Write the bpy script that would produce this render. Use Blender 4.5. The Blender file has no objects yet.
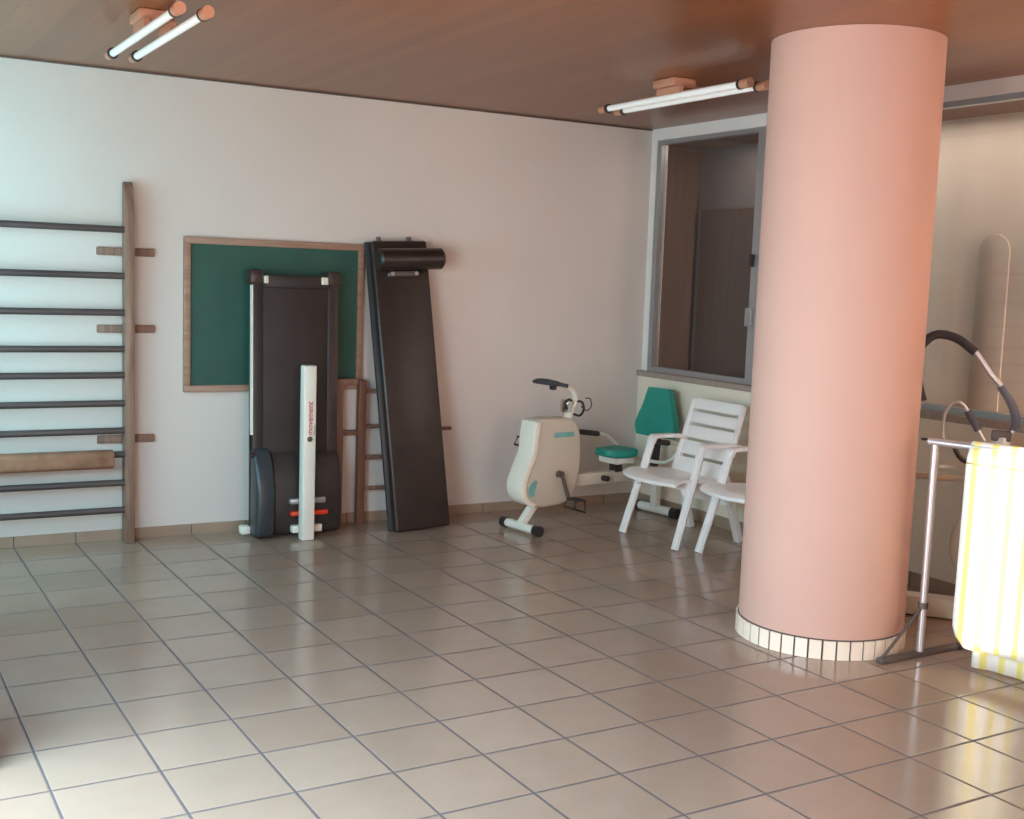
import bpy, bmesh, math, random
from mathutils import Vector, Matrix, noise
random.seed(7)
PI = math.pi
S = bpy.context.scene
COL = S.collection

# ------------------------------------------------------------------ materials
def new_mat(name):
    m = bpy.data.materials.new(name); m.use_nodes = True
    nt = m.node_tree
    return m, nt, nt.nodes['Principled BSDF']

def mat(name, col, rough=0.5, metal=0.0, var=0.06, scale=6.0, spec=0.5, bump=0.0, stretch=None, coat=0.0):
    m, nt, b = new_mat(name)
    N, L = nt.nodes, nt.links
    tc = N.new('ShaderNodeTexCoord'); mp = N.new('ShaderNodeMapping')
    if stretch: mp.inputs['Scale'].default_value = stretch
    L.new(tc.outputs['Object'], mp.inputs['Vector'])
    nz = N.new('ShaderNodeTexNoise'); nz.inputs['Scale'].default_value = scale; nz.inputs['Detail'].default_value = 4
    L.new(mp.outputs['Vector'], nz.inputs['Vector'])
    cr = N.new('ShaderNodeValToRGB')
    cr.color_ramp.elements[0].position = 0.3; cr.color_ramp.elements[1].position = 0.7
    cr.color_ramp.elements[0].color = (*[max(0, c*(1-var)) for c in col], 1)
    cr.color_ramp.elements[1].color = (*[min(1, c*(1+var)) for c in col], 1)
    L.new(nz.outputs['Fac'], cr.inputs['Fac'])
    L.new(cr.outputs['Color'], b.inputs['Base Color'])
    b.inputs['Roughness'].default_value = rough; b.inputs['Metallic'].default_value = metal
    b.inputs['Specular IOR Level'].default_value = spec
    b.inputs['Coat Weight'].default_value = coat
    if bump:
        bp = N.new('ShaderNodeBump'); bp.inputs['Strength'].default_value = bump; bp.inputs['Distance'].default_value = 0.01
        L.new(nz.outputs['Fac'], bp.inputs['Height']); L.new(bp.outputs['Normal'], b.inputs['Normal'])
    return m

def math_node(nt, op, a, b=None, clamp=False):
    n = nt.nodes.new('ShaderNodeMath'); n.operation = op; n.use_clamp = clamp
    for i, v in enumerate((a, b)):
        if v is None: continue
        if isinstance(v, (int, float)): n.inputs[i].default_value = v
        else: nt.links.new(v, n.inputs[i])
    return n.outputs[0]

TILE = 0.33
def tile_floor():
    m, nt, b = new_mat('floor_tile'); N, L = nt.nodes, nt.links
    tc = N.new('ShaderNodeTexCoord'); sp = N.new('ShaderNodeSeparateXYZ'); L.new(tc.outputs['Object'], sp.inputs[0])
    g = []
    cells = []
    for ax in 'XY':
        q = math_node(nt, 'DIVIDE', sp.outputs[ax], TILE)
        fr = math_node(nt, 'FRACT', q)
        d = math_node(nt, 'ABSOLUTE', math_node(nt, 'SUBTRACT', fr, 0.5))
        g.append(d); cells.append(math_node(nt, 'FLOOR', q))
    mx = math_node(nt, 'MAXIMUM', g[0], g[1])
    grout = N.new('ShaderNodeMapRange'); grout.inputs['From Min'].default_value = 0.4845; grout.inputs['From Max'].default_value = 0.491
    L.new(mx, grout.inputs['Value'])
    cb = N.new('ShaderNodeCombineXYZ'); L.new(cells[0], cb.inputs[0]); L.new(cells[1], cb.inputs[1])
    wn = N.new('ShaderNodeTexWhiteNoise'); wn.noise_dimensions = '2D'; L.new(cb.outputs[0], wn.inputs['Vector'])
    nz = N.new('ShaderNodeTexNoise'); nz.inputs['Scale'].default_value = 7; nz.inputs['Detail'].default_value = 5
    L.new(tc.outputs['Object'], nz.inputs['Vector'])
    v = math_node(nt, 'ADD', math_node(nt, 'MULTIPLY', wn.outputs['Value'], 0.45), math_node(nt, 'MULTIPLY', nz.outputs['Fac'], 0.6))
    cr = N.new('ShaderNodeValToRGB')
    cr.color_ramp.elements[0].position = 0.15; cr.color_ramp.elements[0].color = (0.345, 0.236, 0.172, 1)
    cr.color_ramp.elements[1].position = 0.9; cr.color_ramp.elements[1].color = (0.415, 0.297, 0.225, 1)
    L.new(v, cr.inputs['Fac'])
    mix = N.new('ShaderNodeMix'); mix.data_type = 'RGBA'
    L.new(grout.outputs[0], mix.inputs['Factor']); L.new(cr.outputs['Color'], mix.inputs[6])
    mix.inputs[7].default_value = (0.125, 0.10, 0.105, 1)
    L.new(mix.outputs[2], b.inputs['Base Color'])
    rg = N.new('ShaderNodeMapRange'); L.new(grout.outputs[0], rg.inputs['Value'])
    rg.inputs['To Min'].default_value = 0.15; rg.inputs['To Max'].default_value = 0.7
    L.new(rg.outputs[0], b.inputs['Roughness'])
    edge = N.new('ShaderNodeMapRange'); edge.inputs['From Min'].default_value = 0.478; edge.inputs['From Max'].default_value = 0.493
    edge.inputs['To Min'].default_value = 1; edge.inputs['To Max'].default_value = 0
    L.new(mx, edge.inputs['Value'])
    bp = N.new('ShaderNodeBump'); bp.inputs['Strength'].default_value = 0.4; bp.inputs['Distance'].default_value = 0.004
    L.new(edge.outputs[0], bp.inputs['Height']); L.new(bp.outputs['Normal'], b.inputs['Normal'])
    return m

def plank_ceiling():
    m, nt, b = new_mat('varnished_wood'); N, L = nt.nodes, nt.links
    tc = N.new('ShaderNodeTexCoord'); sp = N.new('ShaderNodeSeparateXYZ'); L.new(tc.outputs['Object'], sp.inputs[0])
    q = math_node(nt, 'DIVIDE', sp.outputs['X'], 0.1)
    cell = math_node(nt, 'FLOOR', q)
    wn = N.new('ShaderNodeTexWhiteNoise'); wn.noise_dimensions = '1D'; L.new(cell, wn.inputs['W'])
    mp = N.new('ShaderNodeMapping'); mp.inputs['Scale'].default_value = (14, 0.8, 1); L.new(tc.outputs['Object'], mp.inputs['Vector'])
    nz = N.new('ShaderNodeTexNoise'); nz.inputs['Scale'].default_value = 2.0; nz.inputs['Detail'].default_value = 6; L.new(mp.outputs[0], nz.inputs['Vector'])
    v = math_node(nt, 'ADD', math_node(nt, 'MULTIPLY', wn.outputs['Value'], 0.45), math_node(nt, 'MULTIPLY', nz.outputs['Fac'], 0.6))
    cr = N.new('ShaderNodeValToRGB')
    cr.color_ramp.elements[0].position = 0.1; cr.color_ramp.elements[0].color = (0.165, 0.048, 0.012, 1)
    cr.color_ramp.elements[1].position = 0.95; cr.color_ramp.elements[1].color = (0.27, 0.092, 0.028, 1)
    L.new(v, cr.inputs['Fac'])
    d = math_node(nt, 'ABSOLUTE', math_node(nt, 'SUBTRACT', math_node(nt, 'FRACT', q), 0.5))
    gap = N.new('ShaderNodeMapRange'); gap.inputs['From Min'].default_value = 0.47; gap.inputs['From Max'].default_value = 0.49; L.new(d, gap.inputs['Value'])
    mix = N.new('ShaderNodeMix'); mix.data_type = 'RGBA'; L.new(math_node(nt, 'MULTIPLY', gap.outputs[0], 0.45), mix.inputs['Factor'])
    L.new(cr.outputs['Color'], mix.inputs[6]); mix.inputs[7].default_value = (0.07, 0.03, 0.02, 1)
    L.new(mix.outputs[2], b.inputs['Base Color'])
    b.inputs['Roughness'].default_value = 0.28
    b.inputs['Specular IOR Level'].default_value = 0.45
    return m

def wood(name, dark, light, rough=0.5, axis=2):
    m, nt, b = new_mat(name); N, L = nt.nodes, nt.links
    tc = N.new('ShaderNodeTexCoord'); mp = N.new('ShaderNodeMapping')
    sc = [22, 22, 22]; sc[axis] = 1.6; mp.inputs['Scale'].default_value = sc
    L.new(tc.outputs['Object'], mp.inputs['Vector'])
    nz = N.new('ShaderNodeTexNoise'); nz.inputs['Scale'].default_value = 1.5; nz.inputs['Detail'].default_value = 5; nz.inputs['Distortion'].default_value = 0.6
    L.new(mp.outputs[0], nz.inputs['Vector'])
    cr = N.new('ShaderNodeValToRGB'); cr.color_ramp.elements[0].position = 0.3; cr.color_ramp.elements[1].position = 0.7
    cr.color_ramp.elements[0].color = (*dark, 1); cr.color_ramp.elements[1].color = (*light, 1)
    L.new(nz.outputs['Fac'], cr.inputs['Fac']); L.new(cr.outputs['Color'], b.inputs['Base Color'])
    b.inputs['Roughness'].default_value = rough
    return m

def glass_mat():
    m = bpy.data.materials.new('window_glass'); m.use_nodes = True
    nt = m.node_tree; N, L = nt.nodes, nt.links; N.remove(N['Principled BSDF'])
    tr = N.new('ShaderNodeBsdfTransparent'); tr.inputs['Color'].default_value = (0.80, 0.80, 0.80, 1)
    gl = N.new('ShaderNodeBsdfGlossy'); gl.inputs['Roughness'].default_value = 0.02
    fr = N.new('ShaderNodeFresnel'); fr.inputs['IOR'].default_value = 1.5
    mx = N.new('ShaderNodeMixShader'); ge = N.new('ShaderNodeNewGeometry'); L.new(math_node(nt, 'MULTIPLY', fr.outputs[0], math_node(nt, 'SUBTRACT', 1.0, ge.outputs['Backfacing'])), mx.inputs[0]); L.new(tr.outputs[0], mx.inputs[1]); L.new(gl.outputs[0], mx.inputs[2])
    L.new(mx.outputs[0], N['Material Output'].inputs[0])
    return m

def striped_cloth():
    m, nt, b = new_mat('striped_cloth'); N, L = nt.nodes, nt.links
    uv = N.new('ShaderNodeUVMap'); uv.uv_map = 'UVMap'
    sp = N.new('ShaderNodeSeparateXYZ'); L.new(uv.outputs[0], sp.inputs[0])
    q = math_node(nt, 'FRACT', math_node(nt, 'DIVIDE', sp.outputs['X'], 0.079))
    d = math_node(nt, 'ABSOLUTE', math_node(nt, 'SUBTRACT', q, 0.5))
    st = N.new('ShaderNodeMapRange'); st.inputs['From Min'].default_value = 0.12; st.inputs['From Max'].default_value = 0.24
    L.new(d, st.inputs['Value'])
    mix = N.new('ShaderNodeMix'); mix.data_type = 'RGBA'; L.new(st.outputs[0], mix.inputs['Factor'])
    mix.inputs[6].default_value = (0.88, 0.78, 0.26, 1); mix.inputs[7].default_value = (0.90, 0.88, 0.80, 1)
    hm = math_node(nt, 'LESS_THAN', math_node(nt, 'ABSOLUTE', math_node(nt, 'SUBTRACT', sp.outputs['Y'], 0.887)), 0.0035)
    m2 = N.new('ShaderNodeMix'); m2.data_type = 'RGBA'; L.new(hm, m2.inputs['Factor']); L.new(mix.outputs[2], m2.inputs[6])
    m2.inputs[7].default_value = (0.50, 0.40, 0.16, 1)
    L.new(m2.outputs[2], b.inputs['Base Color']); b.inputs['Roughness'].default_value = 0.95
    b.inputs['Specular IOR Level'].default_value = 0.1
    return m

def faint_glow_tube():
    m, nt, b = new_mat('fluorescent_tube')
    b.inputs['Base Color'].default_value = (0.92, 0.94, 0.92, 1); b.inputs['Roughness'].default_value = 0.2
    b.inputs['Emission Color'].default_value = (1, 0.98, 0.95, 1); b.inputs['Emission Strength'].default_value = 0.10  # tubes are off; faint glow added to keep them white
    return m

M = dict(
    floor=tile_floor(), ceiling=plank_ceiling(), glass=glass_mat(), cloth=striped_cloth(), tube=faint_glow_tube(),
    wall=mat('plaster_wall', (0.70, 0.63, 0.58), 0.9, var=0.02, scale=2, spec=0.2),
    lowwall=mat('sill_wall', (0.84, 0.735, 0.60), 0.9, var=0.02, scale=2, spec=0.2),
    beam=mat('white_beam', (0.86, 0.81, 0.77), 0.7, var=0.02),
    skirt=mat('skirting_tile', (0.36, 0.25, 0.18), 0.35, var=0.1, scale=5),
    grout=mat('dark_grout', (0.10, 0.08, 0.08), 0.9),
    alu=mat('grey_aluminium', (0.42, 0.42, 0.43), 0.35, metal=0.6, var=0.03),
    sill=mat('grey_stone_sill', (0.36, 0.275, 0.225), 0.5, var=0.1, scale=30),
    corr=mat('corridor_wall', (0.72, 0.63, 0.53), 0.9, var=0.02),
    corrshaded=mat('corridor_shaded', (0.22, 0.185, 0.175), 0.9, var=0.03),  # dim stretch of the corridor wall, its shade put into the colour
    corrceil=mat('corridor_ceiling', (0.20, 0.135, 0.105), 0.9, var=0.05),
    door=mat('brown_door', (0.135, 0.085, 0.065), 0.6, var=0.12, scale=3, stretch=(8, 8, 0.6)),
    pillar=mat('salmon_paint', (0.63, 0.395, 0.325), 0.75, var=0.02, scale=3, spec=0.25),
    ptile=mat('glazed_cream_tile', (0.90, 0.79, 0.66), 0.12, var=0.04, scale=9),
    barwood=wood('worn_brown_wood', (0.17, 0.09, 0.065), (0.32, 0.185, 0.13)),
    rung=wood('dark_rung_wood', (0.055, 0.04, 0.04), (0.10, 0.07, 0.065), axis=0),
    redwood=wood('reddish_wood', (0.13, 0.055, 0.035), (0.22, 0.10, 0.06)),
    framewood=wood('pale_frame_wood', (0.30, 0.165, 0.115), (0.42, 0.25, 0.18), axis=0),
    board=mat('green_chalkboard', (0.018, 0.085, 0.062), 0.55, var=0.12, scale=4),
    brownpad=mat('brown_padding', (0.30, 0.145, 0.085), 0.9, var=0.3, scale=9),
    black=mat('black_plastic', (0.028, 0.021, 0.020), 0.45, var=0.1),
    belt=mat('running_belt', (0.030, 0.019, 0.017), 0.6, var=0.25, scale=4),
    darkred=mat('dark_brown_rail', (0.045, 0.027, 0.023), 0.35, var=0.15),
    bluegrey=mat('blue_grey_plastic', (0.035, 0.042, 0.05), 0.35, var=0.1),
    vinyl=mat('black_vinyl', (0.029, 0.017, 0.014), 0.34, var=0.2, scale=10, bump=0.05),
    white=mat('white_plastic', (0.90, 0.84, 0.81), 0.38, var=0.015),
    cream=mat('cream_painted_metal', (0.74, 0.70, 0.58), 0.35, var=0.03),
    shell=mat('cream_shell', (0.58, 0.51, 0.41), 0.4, var=0.03),
    shellfront=mat('ivory_shell_front', (0.86, 0.80, 0.68), 0.35, var=0.02),
    whitemetal=mat('white_enamel', (0.80, 0.78, 0.70), 0.3, var=0.03),
    teal=mat('teal_vinyl', (0.012, 0.275, 0.215), 0.5, var=0.06, scale=8),
    tealink=mat('teal_print', (0.17, 0.42, 0.40), 0.5, var=0.15, scale=20),
    foam=mat('black_foam', (0.055, 0.046, 0.052), 0.85, var=0.1),
    greyfoam=mat('grey_foam', (0.12, 0.115, 0.135), 0.85, var=0.1),
    chrome=mat('chrome', (0.75, 0.74, 0.72), 0.18, metal=1.0, var=0.02),
    steel=mat('grey_steel_tube', (0.62, 0.61, 0.63), 0.30, metal=0.75, var=0.05),
    darksteel=mat('dark_base_steel', (0.13, 0.10, 0.09), 0.5, metal=0.3, var=0.1),
    peach=mat('peach_socket', (0.52, 0.25, 0.16), 0.6, var=0.08),
    redink=mat('red_print', (0.55, 0.07, 0.07), 0.5),
    redplastic=mat('red_plastic', (0.75, 0.05, 0.02), 0.25),
    olive=mat('olive_print', (0.10, 0.085, 0.03), 0.5),
    green=mat('green_print', (0.36, 0.46, 0.20), 0.5),
    beigeboard=mat('beige_panel', (0.56, 0.48, 0.40), 0.8, var=0.03),
    navy=mat('dark_blue', (0.05, 0.06, 0.14), 0.6),
    outside=mat('terrace_paving', (0.5, 0.47, 0.43), 0.9, var=0.1),
)

# ------------------------------------------------------------------ mesh helpers
class MB:
    def __init__(s): s.bm = bmesh.new()
    def box(s, lo, hi, mtx=None, taper=None):
        x0, y0, z0 = lo; x1, y1, z1 = hi
        P = [(x0,y0,z0),(x1,y0,z0),(x1,y1,z0),(x0,y1,z0),(x0,y0,z1),(x1,y0,z1),(x1,y1,z1),(x0,y1,z1)]
        v = [s.bm.verts.new(mtx @ Vector(p) if mtx else Vector(p)) for p in P]
        for f in ((3,2,1,0),(4,5,6,7),(0,1,5,4),(1,2,6,5),(2,3,7,6),(3,0,4,7)): s.bm.faces.new([v[i] for i in f])
        return s
    def beam(s, a, b, w, h, up=(0,0,1)):
        """rectangular bar from a to b, w across, h along up"""
        a, b = Vector(a), Vector(b); d = b-a; L = d.length; d.normalize()
        u = Vector(up); side = d.cross(u)
        if side.length < 1e-4: side = d.cross(Vector((0,1,0)))
        side.normalize(); u = side.cross(d).normalized()
        m = Matrix((side, d, u)).transposed().to_4x4(); m.translation = a
        return s.box((-w/2, 0, -h/2), (w/2, L, h/2), m)
    def prism(s, poly, d0, d1, f):
        """poly 2D list, f(p, q, d) -> 3D point; extruded from d0 to d1"""
        n = len(poly)
        a = [s.bm.verts.new(f(p[0], p[1], d0)) for p in poly]; b = [s.bm.verts.new(f(p[0], p[1], d1)) for p in poly]
        s.bm.faces.new(a); s.bm.faces.new(b[::-1])
        for i in range(n): s.bm.faces.new((a[i], b[i], b[(i+1) % n], a[(i+1) % n]))
        return s
    def tube(s, pts, r, seg=12, smooth=0, flat=None, closed=False):
        P = [Vector(p) for p in pts]
        if smooth: P = catmull(P, smooth, closed)
        n = len(P); R = r if isinstance(r, (list, tuple)) else [r]*n
        if len(R) != n: R = [R[min(len(R)-1, int(i*len(R)/n))] for i in range(n)]
        t0 = (P[1]-P[0]).normalized(); up = Vector((0,0,1)) if abs(t0.z) < 0.9 else Vector((1,0,0))
        nrm = (up - t0*up.dot(t0)).normalized(); rings = []
        for i in range(n):
            if closed: t = (P[(i+1) % n]-P[i-1]).normalized()
            else: t = (P[min(i+1, n-1)]-P[max(i-1, 0)]).normalized()
            nrm = (nrm - t*nrm.dot(t)).normalized(); bn = t.cross(nrm)
            fx, fy = flat or (1, 1)
            rings.append([s.bm.verts.new(P[i] + R[i]*(fx*math.cos(2*PI*k/seg)*nrm + fy*math.sin(2*PI*k/seg)*bn)) for k in range(seg)])
        m = n if closed else n-1
        for i in range(m):
            A, B = rings[i], rings[(i+1) % n]
            for k in range(seg): s.bm.faces.new((A[k], A[(k+1) % seg], B[(k+1) % seg], B[k]))
        if not closed:
            s.bm.faces.new(rings[0][::-1]); s.bm.faces.new(rings[-1])
        return s
    def lathe(s, prof, c=(0,0,0), seg=64, axis='z', cap=True):
        """prof list of (r, z)"""
        c = Vector(c); rings = []
        for r, z in prof:
            ring = []
            for k in range(seg):
                a = 2*PI*k/seg
                p = Vector((r*math.cos(a), r*math.sin(a), z))
                if axis == 'y': p = Vector((p.x, p.z, p.y))
                if axis == 'x': p = Vector((p.z, p.x, p.y))
                ring.append(s.bm.verts.new(c+p))
            rings.append(ring)
        for A, B in zip(rings, rings[1:]):
            for k in range(seg): s.bm.faces.new((A[k], A[(k+1) % seg], B[(k+1) % seg], B[k]))
        if cap: s.bm.faces.new(rings[0][::-1]); s.bm.faces.new(rings[-1])
        return s
    def bevel(s, w, seg=2, ang=30):
        bmesh.ops.recalc_face_normals(s.bm, faces=s.bm.faces)
        E = [e for e in s.bm.edges if len(e.link_faces) == 2 and e.calc_face_angle(0) > math.radians(ang)]
        bmesh.ops.bevel(s.bm, geom=E, offset=w, offset_type='OFFSET', segments=seg, profile=0.5, affect='EDGES', clamp_overlap=True)
        return s
    def xf(s, m): s.bm.transform(m); return s
    def build(s, name, material, parent=None, smooth=True, label=None):
        bmesh.ops.recalc_face_normals(s.bm, faces=s.bm.faces)
        me = bpy.data.meshes.new(name); s.bm.to_mesh(me); s.bm.free()
        if smooth:
            for p in me.polygons: p.use_smooth = True
            try: me.set_sharp_from_angle(angle=math.radians(35))
            except Exception: pass
        o = bpy.data.objects.new(name, me); me.materials.append(material)
        COL.objects.link(o)
        if parent: o.parent = parent
        if label: o['label'] = label
        return o

def catmull(P, k, closed=False):
    out = []; n = len(P)
    for i in range(n if closed else n-1):
        if closed: a, b, c, d = P[i-1], P[i], P[(i+1) % n], P[(i+2) % n]
        else: a, b, c, d = P[max(i-1, 0)], P[i], P[i+1], P[min(i+2, n-1)]
        for j in range(k):
            t = j/k
            out.append(0.5*((2*b)+(c-a)*t+(2*a-5*b+4*c-d)*t*t+(3*b-a-3*c+d)*t**3))
    if not closed: out.append(P[-1])
    return out

def round_poly(pts, k=5):
    P = catmull([Vector((p[0], p[1], 0)) for p in pts], k, True)
    return [(p.x, p.y) for p in P]

def thing(name, label, cat, loc=(0,0,0), group=None, rotz=0):
    o = bpy.data.objects.new(name, None); COL.objects.link(o)
    o.location = loc; o.rotation_euler = (0, 0, rotz); o.empty_display_size = 0.1
    o['label'] = label; o['category'] = cat
    if group: o['group'] = group
    return o
def tag(o, label, cat, group=None):
    o['label'] = label; o['category'] = cat
    if group: o['group'] = group
    return o
def struct(o):
    o['kind'] = 'structure'; return o
def dup(root, loc, label, rotz=0):
    r = root.copy(); COL.objects.link(r); r.location = loc; r.rotation_euler = (0, 0, rotz); r['label'] = label
    for ch in list(root.children):
        c = ch.copy(); COL.objects.link(c); c.parent = r
        for g in list(ch.children):
            d = g.copy(); COL.objects.link(d); d.parent = c
    return r

# ------------------------------------------------------------------ the room
H = 2.68; XL, XR, YB, YF = -0.80, 4.589, 3.273, -5.0
XS = 4.555                       # inner face of the wall under the sill
XC = 5.25                        # far wall of the corridor behind the glass
struct(MB().box((XL-0.1, YF-0.1, -0.1), (XC+0.2, 3.7, 0.0)).build('floor', M['floor'], smooth=False))
struct(MB().box((XL-0.1, YF-0.1, H), (XR+0.02, YB+0.3, H+0.1)).build('ceiling', M['ceiling'], smooth=False))
struct(MB().box((XL-0.1, YB, 0), (XR, YB+0.1, H)).build('wall_back', M['wall'], smooth=False))
# right wall: thick wall under the sill, white beam over the glazing
struct(MB().box((XS, -2.2, 0), (XR+0.08, YB, 0.925)).build('wall_right', M['lowwall'], smooth=False))
struct(MB().box((XR-0.015, -5.0, 2.60), (XR+0.09, YB, H)).build('trim_1', M['beam'], smooth=False))
struct(MB().box((XR-0.02, YF, 0), (XR+0.08, -2.2, 2.60)).build('wall_right_front', M['wall'], smooth=False))
# left wall with a doorway and a window (both out of frame): daylight comes in here
lw = MB()
lw.box((XL-0.1, YF, 0), (XL, -2.3, H)); lw.box((XL-0.1, -2.3, 2.35), (XL, YB+0.18, H))
lw.box((XL-0.1, 0.22, 0), (XL, 1.15, 2.35)); lw.box((XL-0.1, 1.15, 0), (XL, YB+0.18, 0.72)); lw.box((XL-0.1, 3.1, 0.72), (XL, YB+0.18, 2.35))
struct(lw.build('wall_left', M['wall'], smooth=False))
struct(MB().box((XL, 0.22, 0), (-0.13, 0.32, 0.80)).bevel(0.006).build('wall_shade_blocker', M['wall'], smooth=False))  # unseen low partition, added to shade the floor and wall at left
# wall behind the camera: wide terrace opening and a slit added so the sun reaches only the towel
fw = MB(); y0, y1 = YF-0.1, YF
WX0, WX1, WZ0, WZ1 = -0.11, 0.20, 1.37, 2.24
fw.box((XL, y0, 0), (WX0, y1, H)); fw.box((WX0, y0, 0), (WX1, y1, WZ0)); fw.box((WX0, y0, WZ1), (WX1, y1, H))
fw.box((WX1, y0, 0), (0.32, y1, H)); fw.box((0.32, y0, 2.3), (1.68, y1, H)); fw.box((1.68, y0, 0), (XR, y1, H))
struct(fw.build('wall_front', M['wall'], smooth=False))
# skirting tiles
def skirting(name, a, b, nrm, h=0.062, joints=None):
    a, b, nrm = Vector(a), Vector(b), Vector(nrm); d = (b-a); L = d.length; d.normalize()
    o = MB().beam(a + nrm*0.005 + Vector((0,0,h/2)), b + nrm*0.005 + Vector((0,0,h/2)), 0.010, h).build(name, M['skirt'], smooth=False); struct(o)
    mb = MB(); n0 = joints
    x = n0
    while x < L:
        p = a + d*x + nrm*0.0103 + Vector((0,0,h/2)); mb.beam(p-d*0.0025, p+d*0.0025, 0.002, h); x += TILE
    mb.build('joint', M['grout'], o, smooth=False)
skirting('baseboard_back', (XL, YB, 0), (XS, YB, 0), (0,-1,0), joints=(1.32-XL) % TILE)
skirting('baseboard_right', (XS, YB, 0), (XS, -2.2, 0), (-1,0,0), h=0.075, joints=(YB-0.33) % TILE)

# glazing in the right wall
def pane(name, ya, yb, latch=False):
    z0, z1 = 0.925, 2.60; w = 0.045
    o = MB(); x0, x1 = XR-0.005, XR+0.05
    o.box((x0, yb, z0+0.075), (x1, yb+w, z1-0.03)).box((x0, ya-w, z0+0.075), (x1, ya, z1-0.03)).box((x0, yb, z0+0.035), (x1, ya, z0+0.075)).box((x0, yb, z1-0.03), (x1, ya, z1))
    o = struct(o.build(name, M['alu'], smooth=False))
    MB().box((XR+0.02, yb+w, z0+0.075), (XR+0.026, ya-w, z1-0.03)).build('pane', M['glass'], o, smooth=False)
    if latch:
        MB().box((x0-0.03, yb+0.012, 1.72), (x0, yb+0.035, 1.80)).bevel(0.006).build('latch', M['black'], o)
        MB().box((x0-0.02, yb+0.0, 1.34), (x0, yb+0.06, 1.46)).bevel(0.006).build('handle', M['alu'], o, label='grey flush pull')
pane('window_1', YB-0.101, 2.0855, True)
pane('window_2', 2.085, 0.95)
pane('window_3', 0.95, -1.0)
pane('window_4', -1.0, -2.2)
struct(MB().box((XS-0.02, -2.2, 0.925), (XR+0.09, YB, 0.965)).bevel(0.006).build('trim_2', M['sill'], smooth=False))
struct(MB().box((XR-0.01, YB-0.10, 0.965), (XR+0.09, YB, 2.60)).build('trim_3', M['beam'], smooth=False))
struct(MB().box((XL, YB-0.01, H-0.009), (XR-0.015, YB, H)).build('trim_4', M['darksteel'], smooth=False))
# corridor behind the glass
struct(MB().box((XC, -2.4, 0), (XC+0.1, 1.3, 2.62)).build('wall_corridor', M['corr'], smooth=False))
struct(MB().box((XC, 1.3, 0), (XC+0.1, 3.6, 2.62)).build('wall_corridor_back', M['corrshaded'], smooth=False))
struct(MB().box((XR+0.09, 3.5, 0), (XC, 3.6, 2.62)).build('wall_corridor_end', M['door'], smooth=False))  # dark brown colour stands in for shade on this end wall
struct(MB().box((XR+0.09, -2.5, 0), (XC, -2.4, 2.62)).build('wall_corridor_near', M['corr'], smooth=False))
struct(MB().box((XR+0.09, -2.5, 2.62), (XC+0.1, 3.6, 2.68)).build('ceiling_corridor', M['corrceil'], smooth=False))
dr = struct(MB().box((XC-0.04, 1.75, 0), (XC, 3.42, 2.16)).bevel(0.004).build('door_1', M['door'], smooth=False))
MB().box((XC-0.046, 2.57, 0.0), (XC-0.039, 2.58, 2.15)).build('gap', M['grout'], dr, smooth=False)
MB().box((XC-0.09, 2.62, 1.0), (XC-0.04, 2.74, 1.03)).bevel(0.008).build('handle', M['alu'], dr)
# beige round-topped board beyond the glass
bp = [(-0.105, 0), (0.105, 0), (0.105, 1.84)] + [(0.105*math.cos(a*PI/12), 1.84+0.105*math.sin(a*PI/12)) for a in range(1, 12)] + [(-0.105, 1.84)]
tag(MB().prism(bp, 0, 0.03, lambda p, q, d: Vector((5.232+d*0.5, 0.82+p, q))).bevel(0.006).build('upright_board', M['beigeboard']), 'tall beige round-topped board standing upright in the corridor behind the glass', 'board')
sh = thing('corridor_shelf', 'shelf of pale boards on the corridor wall behind the glass, cut by the photo edge', 'shelf', (5.1, 0.05, 0))
for z in (1.12, 1.38, 1.62):
    MB().box((0.04, -0.5, z), (0.15, 0.22, z+0.03)).bevel(0.004).build('shelf_board', M['corr'], sh)
for yy in (0.29, -0.5):
    MB().box((0.13, yy-0.1, 0.0), (0.15, yy-0.075, 1.65)).build('upright', M['corr'], sh)
tag(MB().box((5.145, -0.2, 1.65), (5.245, 0.2, 1.80)).bevel(0.02).build('storage_box', M['navy']), 'small dark blue box on the top corridor shelf behind the glass', 'box')

# ------------------------------------------------------------------ pillar
pl = thing('pillar', 'thick round salmon-painted pillar from tiled floor to wooden ceiling', 'pillar', (3.40, 0.20, 0)); pl['kind'] = 'thing'
MB().lathe([(0.372, 0.0), (0.372, H-0.001)], seg=128).build('shaft', M['pillar'], pl)
sk = MB().lathe([(0.376, 0.0), (0.376, 0.086), (0.372, 0.088)], seg=128).build('tile_skirting', M['grout'], pl, label='band of small cream tiles around the pillar foot')
nt_ = 40
mb = MB()
for k in range(nt_):
    a0 = 2*PI*(k+0.07)/nt_ + 0.03; a1 = 2*PI*(k+0.93)/nt_ + 0.03
    pts = [(r*math.cos(a), r*math.sin(a)) for r, aa in ((0.374, (a0, (a0+a1)/2, a1)), (0.384, (a1, (a0+a1)/2, a0))) for a in aa]
    mb.prism(pts, 0.001, 0.083, lambda p, q, d: Vector((p, q, d)))
mb.build('tile', M['ptile'], sk, smooth=False)

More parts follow.
